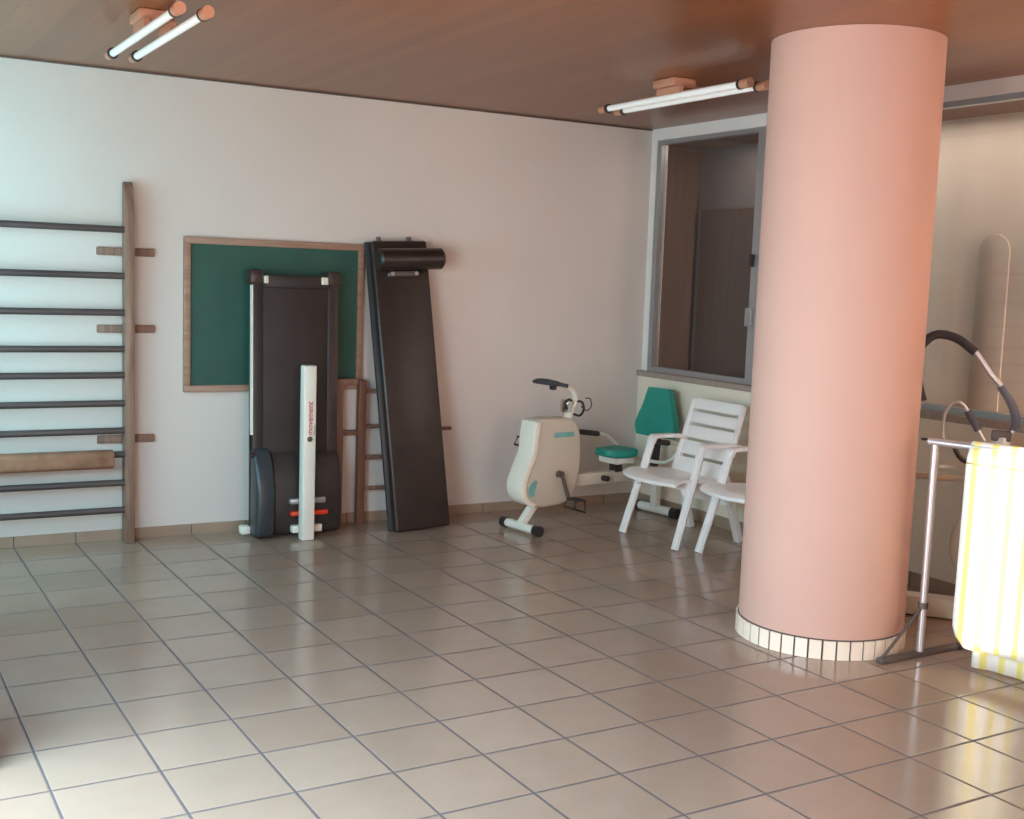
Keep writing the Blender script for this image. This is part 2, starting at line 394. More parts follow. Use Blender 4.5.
# ------------------------------------------------------------------ ceiling lights
def light_fixture(x, yc, label):
    t = thing('ceiling_light', label, 'ceiling light', (x, yc, H), 'twin tube ceiling lights')
    MB().box((-0.075, -0.06, -0.045), (0.075, 0.13, 0)).bevel(0.008).build('canopy', M['peach'], t, label='peach painted mounting box')
    for s in (-1, 1):
        MB().box((0.055*s-0.012, -0.1, -0.10), (0.055*s+0.012, 0.1, -0.05)).build('arm', M['peach'], t)
        MB().tube([(0.055*s, -0.565, -0.10), (0.055*s, 0.565, -0.10)], 0.017, 16).build('tube', M['tube'], t)
        for e in (-1, 1):
            so = MB().tube([(0.055*s, 0.565*e, -0.10), (0.055*s, 0.635*e, -0.10)], 0.024, 16)
            so.tube([(0.055*s, 0.60*e, -0.088), (0.055*s, 0.0, -0.082)], 0.006, 8)
            so = so.build('socket', M['peach'], t)
            MB().tube([(0.055*s, 0.555*e, -0.10), (0.055*s, 0.572*e, -0.10)], 0.026, 16).build('collar', M['black'], so)
    return t
l1 = light_fixture(0.705, 1.66, 'twin tube ceiling light over the wall bars, nearest the left edge')
dup(l1, (3.41, 1.47, H), 'twin tube ceiling light beside the round pillar, in front of the window')

# ------------------------------------------------------------------ wall bars
wb = thing('wall_bars', 'wooden gymnastics wall bars with dark rungs fixed to the back wall', 'wall bars', (0.465, 3.2, -0.0))
ZR = [1.79, 1.532, 1.326, 1.12, 0.972, 0.812, 0.655, 0.518, 0.354, 0.196]
prof = [(-0.055, 0.0), (-0.055, 1.88), (-0.02, 2.03), (0.01, 2.06), (0.03, 2.05), (0.045, 0.0)]
for xx in (-0.46, 0.475):
    MB().prism(prof, -0.027, 0.027, lambda p, q, d, xx=xx: Vector((xx+d, p, q))).bevel(0.006).build('post', M['barwood'], wb)
    for z in (1.668, 1.23, 0.595):
        MB().box((xx-0.16, 0.045, z-0.023), (xx+0.16, 0.073, z+0.023)).bevel(0.006).build('wall_bracket', M['barwood'], wb)
for z in ZR:
    MB().tube([(-0.46, -0.03, z), (0.472, -0.03, z)], 0.019, 12).build('rung', M['rung'], wb)
pad = MB()
pr = round_poly([(-0.045, 0.455), (-0.05, 0.50), (-0.045, 0.535), (0.0, 0.548), (0.03, 0.53), (0.035, 0.5), (0.03, 0.455), (0.0, 0.44)], 4)
pad.prism(pr, -0.36, 0.385, lambda p, q, d: Vector((d, p-0.03, q)))
tag(pad.bevel(0.008).xf(Matrix.Translation((0.465, 3.2, 0))).build('bar_padding', M['brownpad']), 'faded brown padding wrapped around the third lowest rung of the wall bars', 'padding')

# ------------------------------------------------------------------ chalkboard
cb = thing('chalkboard', 'green chalkboard with thin wooden frame hung on the white back wall', 'chalkboard', (1.825, YB, 0.86))
MB().box((-0.545, -0.02, 0.005), (0.545, -0.002, 0.905)).build('writing_surface', M['board'], cb, smooth=False)
for lo, hi in (((-0.56, -0.035, 0), (0.56, 0, 0.04)), ((-0.56, -0.035, 0.872), (0.56, 0, 0.912)), ((-0.56, -0.035, 0.04), (-0.522, 0, 0.872)), ((0.522, -0.035, 0.04), (0.56, 0, 0.872))):
    MB().box(lo, hi).bevel(0.004).build('frame', M['framewood'], cb)

# ------------------------------------------------------------------ treadmill
tm = thing('treadmill', 'black treadmill stood on end against the green chalkboard, white upright in front', 'treadmill', (1.895, 3.10, 0))
TL = Matrix.Translation((0, -0.02, 0.0)) @ Matrix.Rotation(math.radians(-1.6), 4, 'X')
MB().box((-0.275, -0.02, 0.03), (0.26, 0.06, 1.545)).bevel(0.012).xf(TL).build('deck', M['black'], tm)
MB().box((-0.215, -0.028, 0.12), (0.19, -0.018, 1.53)).bevel(0.004).xf(TL).build('running_belt', M['belt'], tm)
MB().box((-0.275, -0.032, 0.03), (-0.215, 0.03, 1.56)).bevel(0.008).xf(TL).build('side_rail', M['black'], tm)
rr = MB().box((0.19, -0.032, 0.03), (0.26, 0.03, 1.56)).bevel(0.008).xf(TL).build('side_rail', M['darkred'], tm)
MB().box((0.196, -0.036, 0.20), (0.204, -0.03, 1.48)).xf(TL).build('rail_highlight', M['bluegrey'], rr)  # highlight along the rail, drawn as a blue-grey strip
MB().box((-0.283, -0.03, 0.62), (-0.274, 0.0, 1.505)).xf(TL).build('edge_trim', M['whitemetal'], tm, label='thin white strip along the left edge')
for s, x0, x1 in ((-1, -0.292, -0.212), (1, 0.19, 0.268)):
    ec = MB().box((x0, -0.040, 1.51), (x1, 0.07, 1.595)).bevel(0.015).xf(TL).build('end_cap', M['darkred'], tm)
    xc = -0.198 if s < 0 else 0.165; w = 0.012 if s < 0 else 0.022
    MB().box((xc-w, -0.052, 1.515), (xc+w, -0.02, 1.56)).bevel(0.005).xf(TL).build('belt_bolt', M['cream'], tm, label='pale square bolt cover')
MB().box((-0.2, -0.045, 1.49), (0.2, 0.03, 1.565)).bevel(0.01).xf(TL).build('roller', M['black'], tm)
hood = [(0.005, 0.0), (-0.075, 0.02), (-0.095, 0.16), (-0.08, 0.34), (-0.05, 0.46), (0.005, 0.54)]
MB().prism(hood, -0.17, 0.265, lambda p, q, d: Vector((d, p-0.02, q))).bevel(0.02, 3).build('motor_hood', M['black'], tm)
MB().prism([(0.01, 0.0), (-0.125, 0.02), (-0.14, 0.28), (-0.10, 0.44), (-0.04, 0.53), (0.01, 0.55)], -0.285, -0.17, lambda p, q, d: Vector((d, p-0.02, q))).bevel(0.025, 3).build('side_cover', M['bluegrey'], tm)
MB().box((-0.075, -0.14, 0.205), (0.15, -0.09, 0.24)).bevel(0.008).build('roller_cap', M['alu'], tm)
MB().box((-0.07, -0.145, 0.135), (0.165, -0.09, 0.162)).bevel(0.006).build('reflector', M['redplastic'], tm, label='red strip')
MB().box((-0.06, -0.14, 0.03), (0.13, -0.09, 0.075)).bevel(0.008).build('bracket', M['whitemetal'], tm)
MB().box((-0.335, -0.03, 0.02), (-0.28, 0.04, 0.07)).bevel(0.01).build('foot', M['whitemetal'], tm)
MB().tube([(-0.30, -0.06, 0.505), (-0.27, -0.06, 0.505)], 0.016, 12).build('pivot', M['black'], tm)
up = MB().box((-0.058, -0.255, 0.0), (0.020, -0.185, 1.045)).bevel(0.008, 2).build('upright', M['white'], tm, label='white square upright post with red lettering')
bpy.data.objects[up.name].data.materials[0] = M['whitemetal']
MB().box((-0.005, -0.19, 0.09), (0.012, -0.15, 0.11)).build('bolt', M['steel'], up)
def lettering(body, size, m, parent, mtx, name='lettering'):
    c = bpy.data.curves.new(name, 'FONT'); c.body = body; c.size = size; c.extrude = 0.0008; c.offset = 0.0006
    c.align_x = 'LEFT'; c.align_y = 'CENTER'; c.materials.append(m); c.shear = 0.2
    tmp = bpy.data.objects.new(name, c); COL.objects.link(tmp); bpy.context.view_layer.update()
    me = bpy.data.meshes.new_from_object(tmp.evaluated_get(bpy.context.evaluated_depsgraph_get()))
    bpy.data.objects.remove(tmp); me.materials.clear(); me.materials.append(m)
    o = bpy.data.objects.new(name, me); COL.objects.link(o); o.parent = parent; o.matrix_local = mtx
    return o
lm = Matrix.Translation((-0.018, -0.2562, 0.632)) @ Matrix(((0, -1, 0, 0), (0, 0, -1, 0), (1, 0, 0, 0), (0, 0, 0, 1)))
lettering('movement', 0.046, M['redink'], up, lm)
MB().tube([(-0.018, -0.2566, 0.61), (-0.018, -0.2540, 0.61)], 0.017, 16).build('emblem', M['olive'], up)
up.location = (0.027, 0.03, 0)
MB().prism(round_poly([(0.004, 0.63), (0.012, 0.645), (0.013, 0.68), (0.010, 0.70), (0.007, 0.67)], 3), -0.2564, -0.2545, lambda p, q, d: Vector((p, d, q))).build('swoosh', M['green'], up)

# ------------------------------------------------------------------ small wooden ladder frame
lf = thing('wooden_ladder_frame', 'low reddish-brown wooden frame with thin rungs between treadmill and leaning couch', 'ladder frame', (2.37, 3.21, 0))
MB().box((-0.024, -0.025, 0), (0.026, 0.025, 0.925)).bevel(0.005).build('post', M['redwood'], lf)
MB().box((-0.175, -0.02, 0), (-0.125, 0.025, 0.925)).bevel(0.005).build('post', M['barwood'], lf)
MB().box((0.36, -0.02, 0), (0.42, 0.025, 0.925)).bevel(0.005).build('post', M['redwood'], lf)
MB().box((-0.175, -0.024, 0.895), (-0.03, 0.024, 0.935)).bevel(0.005).build('top_rail', M['barwood'], lf)
MB().box((-0.13, -0.02, 0.575), (-0.025, 0.02, 0.605)).bevel(0.004).build('crossbar', M['redwood'], lf)
for z, x1 in ((0.85, 0.38), (0.625, 0.38), (0.425, 0.38), (0.225, 0.38), (0.592, 0.655)):
    if x1 > 0.5: MB().tube([(0.40, 0.02, z), (x1, 0.02, z)], 0.012, 10).build('peg', M['redwood'], lf)
    else: MB().tube([(0.03, 0.01, z), (x1, 0.01, z)], 0.014, 10).build('rung', M['barwood'], lf)

# ------------------------------------------------------------------ massage couch leaning on the wall
mc = thing('massage_couch', 'long black padded couch top stood on end, leaning against the white wall', 'massage couch', (2.665, 2.862, 0))
# local: X width, Y thickness (towards wall), Z length
lean = math.atan2(0.285, 1.81); tilt = math.atan2(-0.085, 1.81)
ML = Matrix.Rotation(tilt, 4, 'Y') @ Matrix.Rotation(-lean, 4, 'X')
dz = 0.012
MB().box((-0.190, 0.0, dz), (0.190, 0.065, 1.83)).bevel(0.016, 3).xf(ML).build('padded_top', M['vinyl'], mc)
MB().box((-0.212, 0.05, dz+0.005), (0.19, 0.08, 1.832)).bevel(0.006).xf(ML).build('base_board', M['bluegrey'], mc)
for x in (-0.115, 0.095):
    MB().tube([(x, 0.065, 1.82), (x, 0.065, 1.862)], 0.014, 12).xf(ML).build('leg_socket', M['darksteel'], mc)
bo = MB().tube([(-0.185, -0.058, 1.705), (-0.172, -0.058, 1.705), (0.245, -0.058, 1.705), (0.262, -0.058, 1.705)], [0.055, 0.068, 0.068, 0.05], 20).xf(ML).build('headrest', M['vinyl'], mc)
MB().box((-0.10, -0.045, 1.60), (0.085, 0.0, 1.632)).bevel(0.008).xf(ML).build('headrest_bracket', M['darksteel'], mc)
for x in (-0.09, 0.075):
    MB().tube([(x, -0.052, 1.615), (x, 0.0, 1.615)], 0.013, 12).xf(ML).build('bolt', M['alu'], mc)

# ------------------------------------------------------------------ recumbent exercise bike
bk = thing('exercise_bike', 'cream recumbent exercise bike with teal seat and backrest by the back wall', 'exercise bike', (3.225, 2.615, 0), rotz=math.atan2(0.165, 1.235))
def side(p, q, d): return Vector((p, d, q))
MB().tube([(0, -0.155, 0.036), (0, 0.155, 0.036)], 0.028, 16).build('front_foot', M['whitemetal'], bk)
for s in (-1, 1): MB().tube([(0, 0.140*s, 0.036), (0, 0.188*s, 0.036)], 0.034, 16).build('foot_cap', M['black'], bk)
MB().beam((0.0, 0, 0.05), (0.14, 0, 0.22), 0.05, 0.05).bevel(0.008).build('front_leg', M['whitemetal'], bk)
shell = round_poly([(0.045, 0.70), (0.10, 0.725), (0.24, 0.72), (0.34, 0.715), (0.405, 0.65), (0.425, 0.52), (0.42, 0.38), (0.38, 0.24), (0.32, 0.175), (0.15, 0.155), (0.03, 0.17), (-0.04, 0.215), (-0.062, 0.30), (-0.03, 0.40), (0.02, 0.51), (0.03, 0.61)], 4)
MB().prism(shell, -0.068, 0.068, side).bevel(0.022, 3).build('housing', M['shell'], bk)
front = round_poly([(0.055, 0.705), (0.075, 0.69), (0.062, 0.6), (0.05, 0.5), (0.0, 0.39), (-0.028, 0.30), (-0.008, 0.225), (0.05, 0.185), (0.03, 0.17), (-0.04, 0.21), (-0.07, 0.30), (-0.038, 0.40), (0.012, 0.51), (0.022, 0.61), (0.035, 0.70)], 4)
MB().prism(front, -0.076, 0.076, side).bevel(0.012, 3).build('front_fairing', M['shellfront'], bk)
for q0, nm in (((0.19, 0.355, 0.6, 0.632), 'logo'),):
    MB().box((q0[0], -0.0705, q0[2]), (q0[1], -0.067, q0[3])).build(nm, M['tealink'], bk)
MB().prism(round_poly([(0.0, 0.30), (0.035, 0.335), (0.06, 0.33), (0.05, 0.29), (0.04, 0.24), (0.01, 0.235), (-0.005, 0.26)], 4), -0.0705, -0.067, side).build('emblem', M['tealink'], bk)
def crank(s):
    y = 0.075*s; y2 = (0.105 if s < 0 else 0.15)*s
    a = (0.235, 0.365); b = (0.30, 0.20) if s < 0 else (0.17, 0.53)
    c = MB().tube([(a[0], y*0.9, a[1]), (a[0], y2, a[1])], 0.022, 14).tube([(a[0], y2, a[1]), (b[0], y2, b[1])], 0.012, 10).build('crank', M['darksteel'], bk)
    yy0, yy1 = sorted((y2+0.01*s, y2+0.105*s)); px, pz = b
    p = MB()
    lo = pz-0.06 if s < 0 else pz-0.03
    P = [(px-0.045, lo+0.02), (px+0.05, lo-0.01), (px+0.045, lo+0.065), (px-0.02, lo+0.07)]
    for yy in (yy0, yy1): p.tube([(u, yy, z) for u, z in P], 0.007, 8, closed=True)
    for u, z in P: p.tube([(u, yy0, z), (u, yy1, z)], 0.007, 8)
    p.tube([(px, y2, pz), (px, yy1, pz)], 0.01, 10)
    p.build('pedal', M['black'], c)
crank(-1); crank(1)
# handlebar neck
MB().tube([(0.345, 0, 0.69), (0.365, 0, 0.735), (0.385, 0, 0.79)], 0.03, 14).build('neck', M['cream'], bk)
MB().tube([(0.385, 0, 0.76), (0.415, 0, 0.82), (0.395, 0, 0.875), (0.335, 0, 0.915), (0.25, 0, 0.93), (0.20, 0, 0.93)], 0.018, 12, smooth=6).build('handlebar_stem', M['whitemetal'], bk)
cl = MB().box((0.305, -0.04, 0.75), (0.355, 0.03, 0.835)).bevel(0.012).build('clamp', M['chrome'], bk)
MB().tube([(0.315, -0.035, 0.775), (0.30, -0.035, 0.81), (0.325, -0.035, 0.835), (0.35, -0.035, 0.825)], 0.009, 8, smooth=4).build('lever', M['black'], cl)
hb = MB().tube([(0.20, -0.165, 0.938), (0.175, -0.09, 0.947), (0.17, 0, 0.95), (0.175, 0.09, 0.947), (0.20, 0.165, 0.938)], [0.013, 0.018, 0.020, 0.018, 0.013], 12, smooth=4).build('handlebar', M['foam'], bk)
MB().box((0.19, -0.035, 0.90), (0.225, 0.005, 0.93)).bevel(0.008).build('adjuster', M['black'], hb)
MB().tube([(0.37, -0.04, 0.74), (0.42, -0.045, 0.73), (0.455, -0.04, 0.77), (0.44, -0.035, 0.815), (0.41, -0.03, 0.82)], 0.008, 8, smooth=5).build('cable', M['black'], bk)
MB().tube([(0.43, -0.04, 0.79), (0.47, -0.05, 0.76), (0.51, -0.05, 0.79), (0.50, -0.045, 0.835), (0.465, -0.04, 0.84)], 0.004, 6, smooth=5).build('cable', M['black'], bk)
# rail, seat, backrest
MB().beam((0.36, 0, 0.30), (1.22, 0, 0.30), 0.06, 0.08).bevel(0.01).build('main_beam', M['shell'], bk)
MB().beam((1.19, 0, 0.30), (1.19, 0, 0.05), 0.06, 0.05, up=(1,0,0)).bevel(0.008).build('rear_leg', M['whitemetal'], bk)
MB().tube([(1.20, -0.17, 0.036), (1.20, 0.17, 0.036)], 0.031, 16).build('rear_foot', M['whitemetal'], bk)
for s in (-1, 1): MB().tube([(1.20, 0.155*s, 0.036), (1.20, 0.21*s, 0.036)], 0.036, 16).build('foot_cap', M['black'], bk)
MB().beam((0.80, 0, 0.32), (0.80, 0, 0.43), 0.06, 0.07, up=(1,0,0)).bevel(0.006).build('seat_post', M['black'], bk)
MB().tube([(0.66, -0.03, 0.30), (0.66, -0.075, 0.30)], 0.02, 12).build('knob', M['black'], bk)
so = round_poly([(0.65, 0.0), (0.67, 0.07), (0.76, 0.115), (0.86, 0.12), (0.91, 0.09), (0.925, 0.0), (0.91, -0.09), (0.86, -0.12), (0.76, -0.115), (0.67, -0.07)], 4)
def seatf(p, q, d): return Vector((p, q, d + 0.045*((p-0.80)/0.17)**2*0.5 + 0.02*(q/0.17)**2))
sm = MB(); sm.prism(so, 0.425, 0.475, seatf).bevel(0.014, 3); sm.build('seat', M['teal'], bk, label='teal padded seat')
MB().box((0.72, -0.09, 0.39), (0.89, 0.09, 0.432)).bevel(0.01).build('seat_plate', M['whitemetal'], bk)
# backrest: rounded, wider below, leaning back
br = round_poly([(p*0.9, q) for p, q in [(-0.105, 0.32), (-0.09, 0.335), (0.09, 0.335), (0.115, 0.32), (0.15, 0.21), (0.20, 0.10), (0.205, 0.06), (0.18, 0.012), (0.15, 0.0), (-0.15, 0.0), (-0.18, 0.012), (-0.205, 0.06), (-0.19, 0.12), (-0.15, 0.21)]], 4)
BR = Matrix.Translation((1.16, -0.0, 0.545)) @ Matrix.Rotation(math.radians(7), 4, 'Y')
MB().prism(br, -0.03, 0.03, lambda p, q, d: Vector((d, p, q))).bevel(0.016, 3).xf(BR).build('backrest', M['teal'], bk, label='teal padded backrest')
MB().beam((1.16, 0, 0.30), (1.20, 0, 0.75), 0.04, 0.05, up=(1,0,0)).bevel(0.006).build('backrest_post', M['black'], bk)
for s in (-1, 1):
    g = 0.13 if s < 0 else 0.0
    hd = MB().tube([(1.06, 0.03*s, 0.39), (1.07, 0.2*s, 0.40), (1.04+g*0.5, 0.265*s, 0.47), (0.95+g, 0.275*s, 0.535), (0.85+g, 0.275*s, 0.548)], 0.012, 10, smooth=4).build('side_handle', M['whitemetal'], bk)
    MB().tube([(0.88+g, 0.275*s, 0.545), (0.71+g, 0.275*s, 0.568)], 0.018, 12).build('grip', M['foam'], hd)

# ------------------------------------------------------------------ white plastic chairs
def chair(loc, label):
    t = thing('plastic_chair', label, 'chair', loc, 'white plastic armchairs')
    W = 0.27
    # local X backwards (towards wall), Y sideways; front feet at x=0
    for s in (-1, 1):
        lg = MB(); y = W*s
        path = [(0.0, 0.0), (0.085, 0.27), (0.135, 0.42), (0.178, 0.58), (0.188, 0.605), (0.21, 0.618), (0.34, 0.618), (0.47, 0.61)]
        # L-section leg that becomes the armrest
        n = len(path)
        def wd(i): return 0.058 if i < 4 else 0.05
        P3 = [Vector((u, (W-0.025*min(z, .6)/.6)*s, z)) for u, z in path]
        lg.tube(P3[:5], 0.03, 8, flat=(0.75, 1.0)); fr = lg.bm
        lg.build('front_leg', M['white'], t)
        arm = catmull([Vector((u, (W-0.025)*s, z)) for u, z in path[3:]], 4)
        ab = MB()
        for a, b in zip(arm, arm[1:]): pass
        wv = 0.034
        L_, R_ = [], []
        for i, p in enumerate(arm):
            tdir = (arm[min(i+1, len(arm)-1)]-arm[max(i-1, 0)]).normalized(); nn = Vector((tdir.z, 0, -tdir.x))
            o_, i_ = p - nn*0.011, p + nn*0.011
            L_.append([ab.bm.verts.new(q) for q in (o_+Vector((0, wv, 0)), o_-Vector((0, wv, 0)), i_-Vector((0, wv, 0)), i_+Vector((0, wv, 0)))])
        for A, B in zip(L_, L_[1:]):
            for k in range(4): ab.bm.faces.new((A[k], A[(k+1) % 4], B[(k+1) % 4], B[k]))
        ab.bm.faces.new(L_[0][::-1]); ab.bm.faces.new(L_[-1])
        ab.bevel(0.005).build('armrest', M['white'], t)
        MB().beam((0.40, (W-0.045)*s, 0.42), (0.53, (W-0.03)*s, 0.0), 0.05, 0.045, up=(1,0,0)).bevel(0.008).build('rear_leg', M['white'], t)
    # seat: curved front lip, slots
    n = 12; mb = MB()
    def top(u, v):   # u 0..1 front to back, v -1..1
        fx = -0.02 - 0.07*(1-v*v)
        x = fx + (0.42-fx)*u
        z = 0.432 - 0.035*u - 0.012*(1-v*v)*math.sin(PI*u) - 0.03*max(0, 0.12-u)/0.12
        return Vector((x, v*(W-0.005), z))
    G = [[top(i/n, -1+2*j/n) for j in range(n+1)] for i in range(n+1)]
    A = [[mb.bm.verts.new(p) for p in r] for r in G]; B = [[mb.bm.verts.new(p-Vector((0,0,0.02))) for p in r] for r in G]
    for i in range(n):
        for j in range(n):
            mb.bm.faces.new((A[i][j], A[i+1][j], A[i+1][j+1], A[i][j+1])); mb.bm.faces.new((B[i][j], B[i][j+1], B[i+1][j+1], B[i+1][j]))
    for i in range(n):
        mb.bm.faces.new((A[i][0], B[i][0], B[i+1][0], A[i+1][0])); mb.bm.faces.new((A[i][n], A[i+1][n], B[i+1][n], B[i][n]))
        mb.bm.faces.new((A[0][i], A[0][i+1], B[0][i+1], B[0][i])); mb.bm.faces.new((A[n][i], B[n][i], B[n][i+1], A[n][i+1]))
    mb.build('seat', M['white'], t)
    ap = [(-W+0.03, 0.40), (W-0.03, 0.40), (W-0.03, 0.31), (W-0.08, 0.345), (-W+0.08, 0.345), (-W+0.03, 0.31)]
    MB().box((0.425, -W+0.05, 0.23), (0.437, W-0.05, 0.385)).bevel(0.003).build('rear_apron', M['white'], t)
    MB().prism(ap, 0.09, 0.105, lambda p, q, d: Vector((d - 0.02 + (q-0.3)*0.3, p, q))).bevel(0.003).build('apron', M['white'], t)
    # back: panel with four horizontal slots, leaning back
    BK = Matrix.Translation((0.372, 0, 0.385)) @ Matrix.Rotation(math.radians(17), 4, 'Y')
    bk_ = MB(); hw, hh, th = 0.262, 0.495, 0.032
    bounds = [0.0, 0.115, 0.225, 0.325, 0.415, hh]; gap = 0.02
    for i in range(5):
        z0 = bounds[i] + (gap/2 if i else 0); z1 = bounds[i+1] - (gap/2 if i < 4 else 0)
        bk_.box((-th/2, -hw+0.035, z0), (th/2, hw-0.035, z1))
    for s in (-1, 1): bk_.box((-th/2, s*hw-(0.036 if s > 0 else 0), 0), (th/2, s*hw+(0.036 if s < 0 else 0), hh-0.006))
    bk_.xf(Matrix.Identity(4)).bevel(0.004)
    for v in bk_.bm.verts:
        v.co.x += 0.035*(1-(v.co.y/hw)**2)
        v.co.z += 0.012*(1-(v.co.y/hw)**2)*max(0, v.co.z/hh)
        v.co.y *= 1 - 0.06*(v.co.z/hh)
    bk_.xf(BK).build('backrest', M['white'], t)
    return t
c1 = chair((3.84, 2.10, 0), 'white plastic armchair with slatted back in front of the bike backrest')
c2 = dup(c1, (3.94, 1.46, 0), 'white plastic armchair half hidden behind the salmon pillar')

# ------------------------------------------------------------------ parallel bars frame with towel
pb = thing('parallel_bars', 'grey steel tube support frame standing right of the pillar', 'parallel bars', (3.585, -0.225, 0))
RD = Vector((0.10, -0.40, 0)).normalized()
MB().tube([(0, 0, 0.02), (0, 0, 0.945)], 0.017, 16).build('upright', M['steel'], pb)
rail = MB().tube([-RD*0.03 + Vector((0, 0, 0.955)), RD*1.6 + Vector((0, 0, 0.955))], 0.017, 16).build('rail', M['steel'], pb)
MB().lathe([(0.0, 0), (0.012, 0.004), (0.016, 0.012)], (0, 0, 0), 12).xf(Matrix.Translation(-RD*0.045+Vector((-0.01, 0, 0.955)))).build('rail_cap', M['black'], rail)
MB().tube([RD*1.5 + Vector((0, 0, 0.02)), RD*1.5 + Vector((0, 0, 0.945))], 0.017, 16).build('upright', M['steel'], pb)
MB().box((-0.255, -0.02, 0.0), (0.30, 0.02, 0.022)).bevel(0.004).build('base_bar', M['darksteel'], pb)
MB().box((RD.x*1.5-0.25, RD.y*1.5-0.02, 0.0), (RD.x*1.5+0.3, RD.y*1.5+0.02, 0.022)).bevel(0.004).build('base_bar', M['darksteel'], pb)
MB().tube([(0, 0, 0.228), (-0.245, 0, 0.015)], 0.007, 8).build('brace', M['darksteel'], pb)
MB().tube([(0, 0, 0.215), (0, 0, 0.243)], 0.021, 14).build('collar', M['darksteel'], pb)
# towel over the rail
NRM = Vector((RD.y, -RD.x, 0))              # towards the camera side (-x)
if NRM.x > 0: NRM = -NRM
org = Vector((3.585, -0.225, 0))
tw = bmesh.new(); uvl = tw.loops.layers.uv.new('UVMap')
prof = [('b', z) for z in [0.006 + 0.0949*i for i in range(11)]] + [('t', a) for a in (150, 110, 70, 30)] + [('f', z) for z in [0.955 - 0.0407*i for i in range(22)]]
ns = 60; s0, s1 = 0.165, 1.05
rows = []
for kind, v in prof:
    row = []
    for j in range(ns+1):
        f = j/ns
        if kind == 'b': off, z = -0.024, v
        elif kind == 't': off, z = 0.024*math.cos(math.radians(180-v)) * -1 * -1, 0.955 + 0.024*math.sin(math.radians(v))
        else: off, z = 0.024, v
        if kind == 't': off = -0.024*math.cos(math.radians(180-v)) * -1
        drop = (0.955-z)
        L0 = s0
        if kind == 'f':
            L0 = s0 - 0.012*min(1, drop/0.05) - 0.0*drop
            if z < 0.22: L0 += 0.06*((0.22-z)/0.12)**3
        if kind == 'b': L0 = s0 + 0.06
        s = L0 + (s1-L0)*f
        wob = min(1, drop/0.3)
        off += (0.010*math.sin(s*30+1)+0.006*math.sin(s*57)) * wob * (1 if kind == 'f' else 0.6) + (0.02*drop if kind == 'f' else -0.005*drop)
        zz = z
        p = org + RD*s + NRM*off + Vector((0, 0, zz))
        row.append((tw.verts.new(p), s, z))
    rows.append(row)
for a, b in zip(rows, rows[1:]):
    for j in range(ns):
        fc = tw.faces.new((a[j][0], a[j+1][0], b[j+1][0], b[j][0]))
        for lp, q in zip(fc.loops, (a[j], a[j+1], b[j+1], b[j])): lp[uvl].uv = (q[1]+0.006, q[2])
me = bpy.data.meshes.new('towel'); tw.to_mesh(me); tw.free()
for p in me.polygons: p.use_smooth = True
me.materials.append(M['cloth'])
to = bpy.data.objects.new('towel', me); COL.objects.link(to)
md = to.modifiers.new('thick', 'SOLIDIFY'); md.thickness = 0.004; md.offset = 0
tag(to, 'yellow and white striped towel hanging over the steel rail, in bright sun', 'towel')

# ------------------------------------------------------------------ elliptical trainer behind the pillar
PA, PS = Vector((4.15, 0.20, 0)), Vector((0.626, -0.78, 0))
el = thing('elliptical_trainer', 'exercise machine with curved handlebar and dark foam grips under the window, behind pillar', 'exercise machine', (4.15, 0.20, 0))
def ep(s, z, d=0.0): return PS*s + Vector((0.78, 0.626, 0))*d + Vector((0, 0, z))
big = [(-0.10, 1.07), (-0.125, 1.15), (-0.145, 1.25), (-0.13, 1.335), (-0.085, 1.385), (-0.035, 1.398), (0.04, 1.378), (0.12, 1.32), (0.20, 1.215), (0.245, 1.165), (0.30, 1.08), (0.325, 1.0), (0.318, 0.955), (0.295, 0.925)]
hbar = MB().tube([ep(s, z) for s, z in big], 0.013, 12, smooth=5).build('handlebar', M['steel'], el)
def sub(pts, r, m): MB().tube([ep(s, z) for s, z in pts], r, 12, smooth=5).build('grip', m, hbar)
sub(big[3:8], 0.0215, M['foam']); sub(big[9:13], 0.0205, M['greyfoam']); sub(big[0:3], 0.018, M['foam'])
small = [(0.012, 0.86), (0.0, 0.95), (0.004, 1.01), (0.025, 1.06), (0.055, 1.078), (0.085, 1.066), (0.105, 1.04), (0.135, 0.99), (0.16, 0.95), (0.19, 0.90)]
hs = MB().tube([ep(s, z, -0.06) for s, z in small], 0.008, 10, smooth=5).build('side_handle', M['steel'], el)
MB().tube([ep(s, z, -0.06) for s, z in small[6:9]], 0.018, 12, smooth=4).build('grip', M['greyfoam'], hs)
MB().beam(ep(0.22, 0.925), ep(0.31, 0.925), 0.05, 0.05).bevel(0.008).build('bracket', M['darksteel'], el)
MB().beam(ep(0.27, 0.92), ep(0.24, 0.08), 0.06, 0.06, up=(1,0,0)).bevel(0.008).build('column', M['whitemetal'], el)
MB().beam(ep(-0.14, 0.70), ep(0.26, 0.70), 0.05, 0.03).bevel(0.006).build('link_arm', M['shell'], el)
MB().tube([ep(0.05, 0.88, -0.06), ep(0.10, 0.80, -0.06), ep(0.22, 0.78, -0.03)], 0.012, 8, smooth=4).build('hose', M['black'], el)
MB().beam(ep(-0.22, 0.055), ep(0.32, 0.055), 0.10, 0.10).bevel(0.015).build('base', M['whitemetal'], el)
fl = round_poly([(0.24+0.17*math.cos(a*PI/8), 0.38+0.21*math.sin(a*PI/8)) for a in range(16)], 3)
MB().prism(fl, -0.045, 0.045, lambda p, q, d: ep(p, q, d)).bevel(0.015, 2).build('housing', M['shell'], el)

# the back wall is not quite square to the tile grid: turn it with what hangs on it
bpy.context.view_layer.update()
TURN = Matrix.Translation((2.6, YB, 0)) @ Matrix.Rotation(math.radians(-1.1), 4, 'Z') @ Matrix.Translation((-2.6, -YB, 0))
for n_ in ('trim_4', 'wall_back', 'baseboard_back', 'chalkboard', 'wall_bars', 'bar_padding'):
    o_ = bpy.data.objects[n_]; o_.matrix_world = TURN @ o_.matrix_world

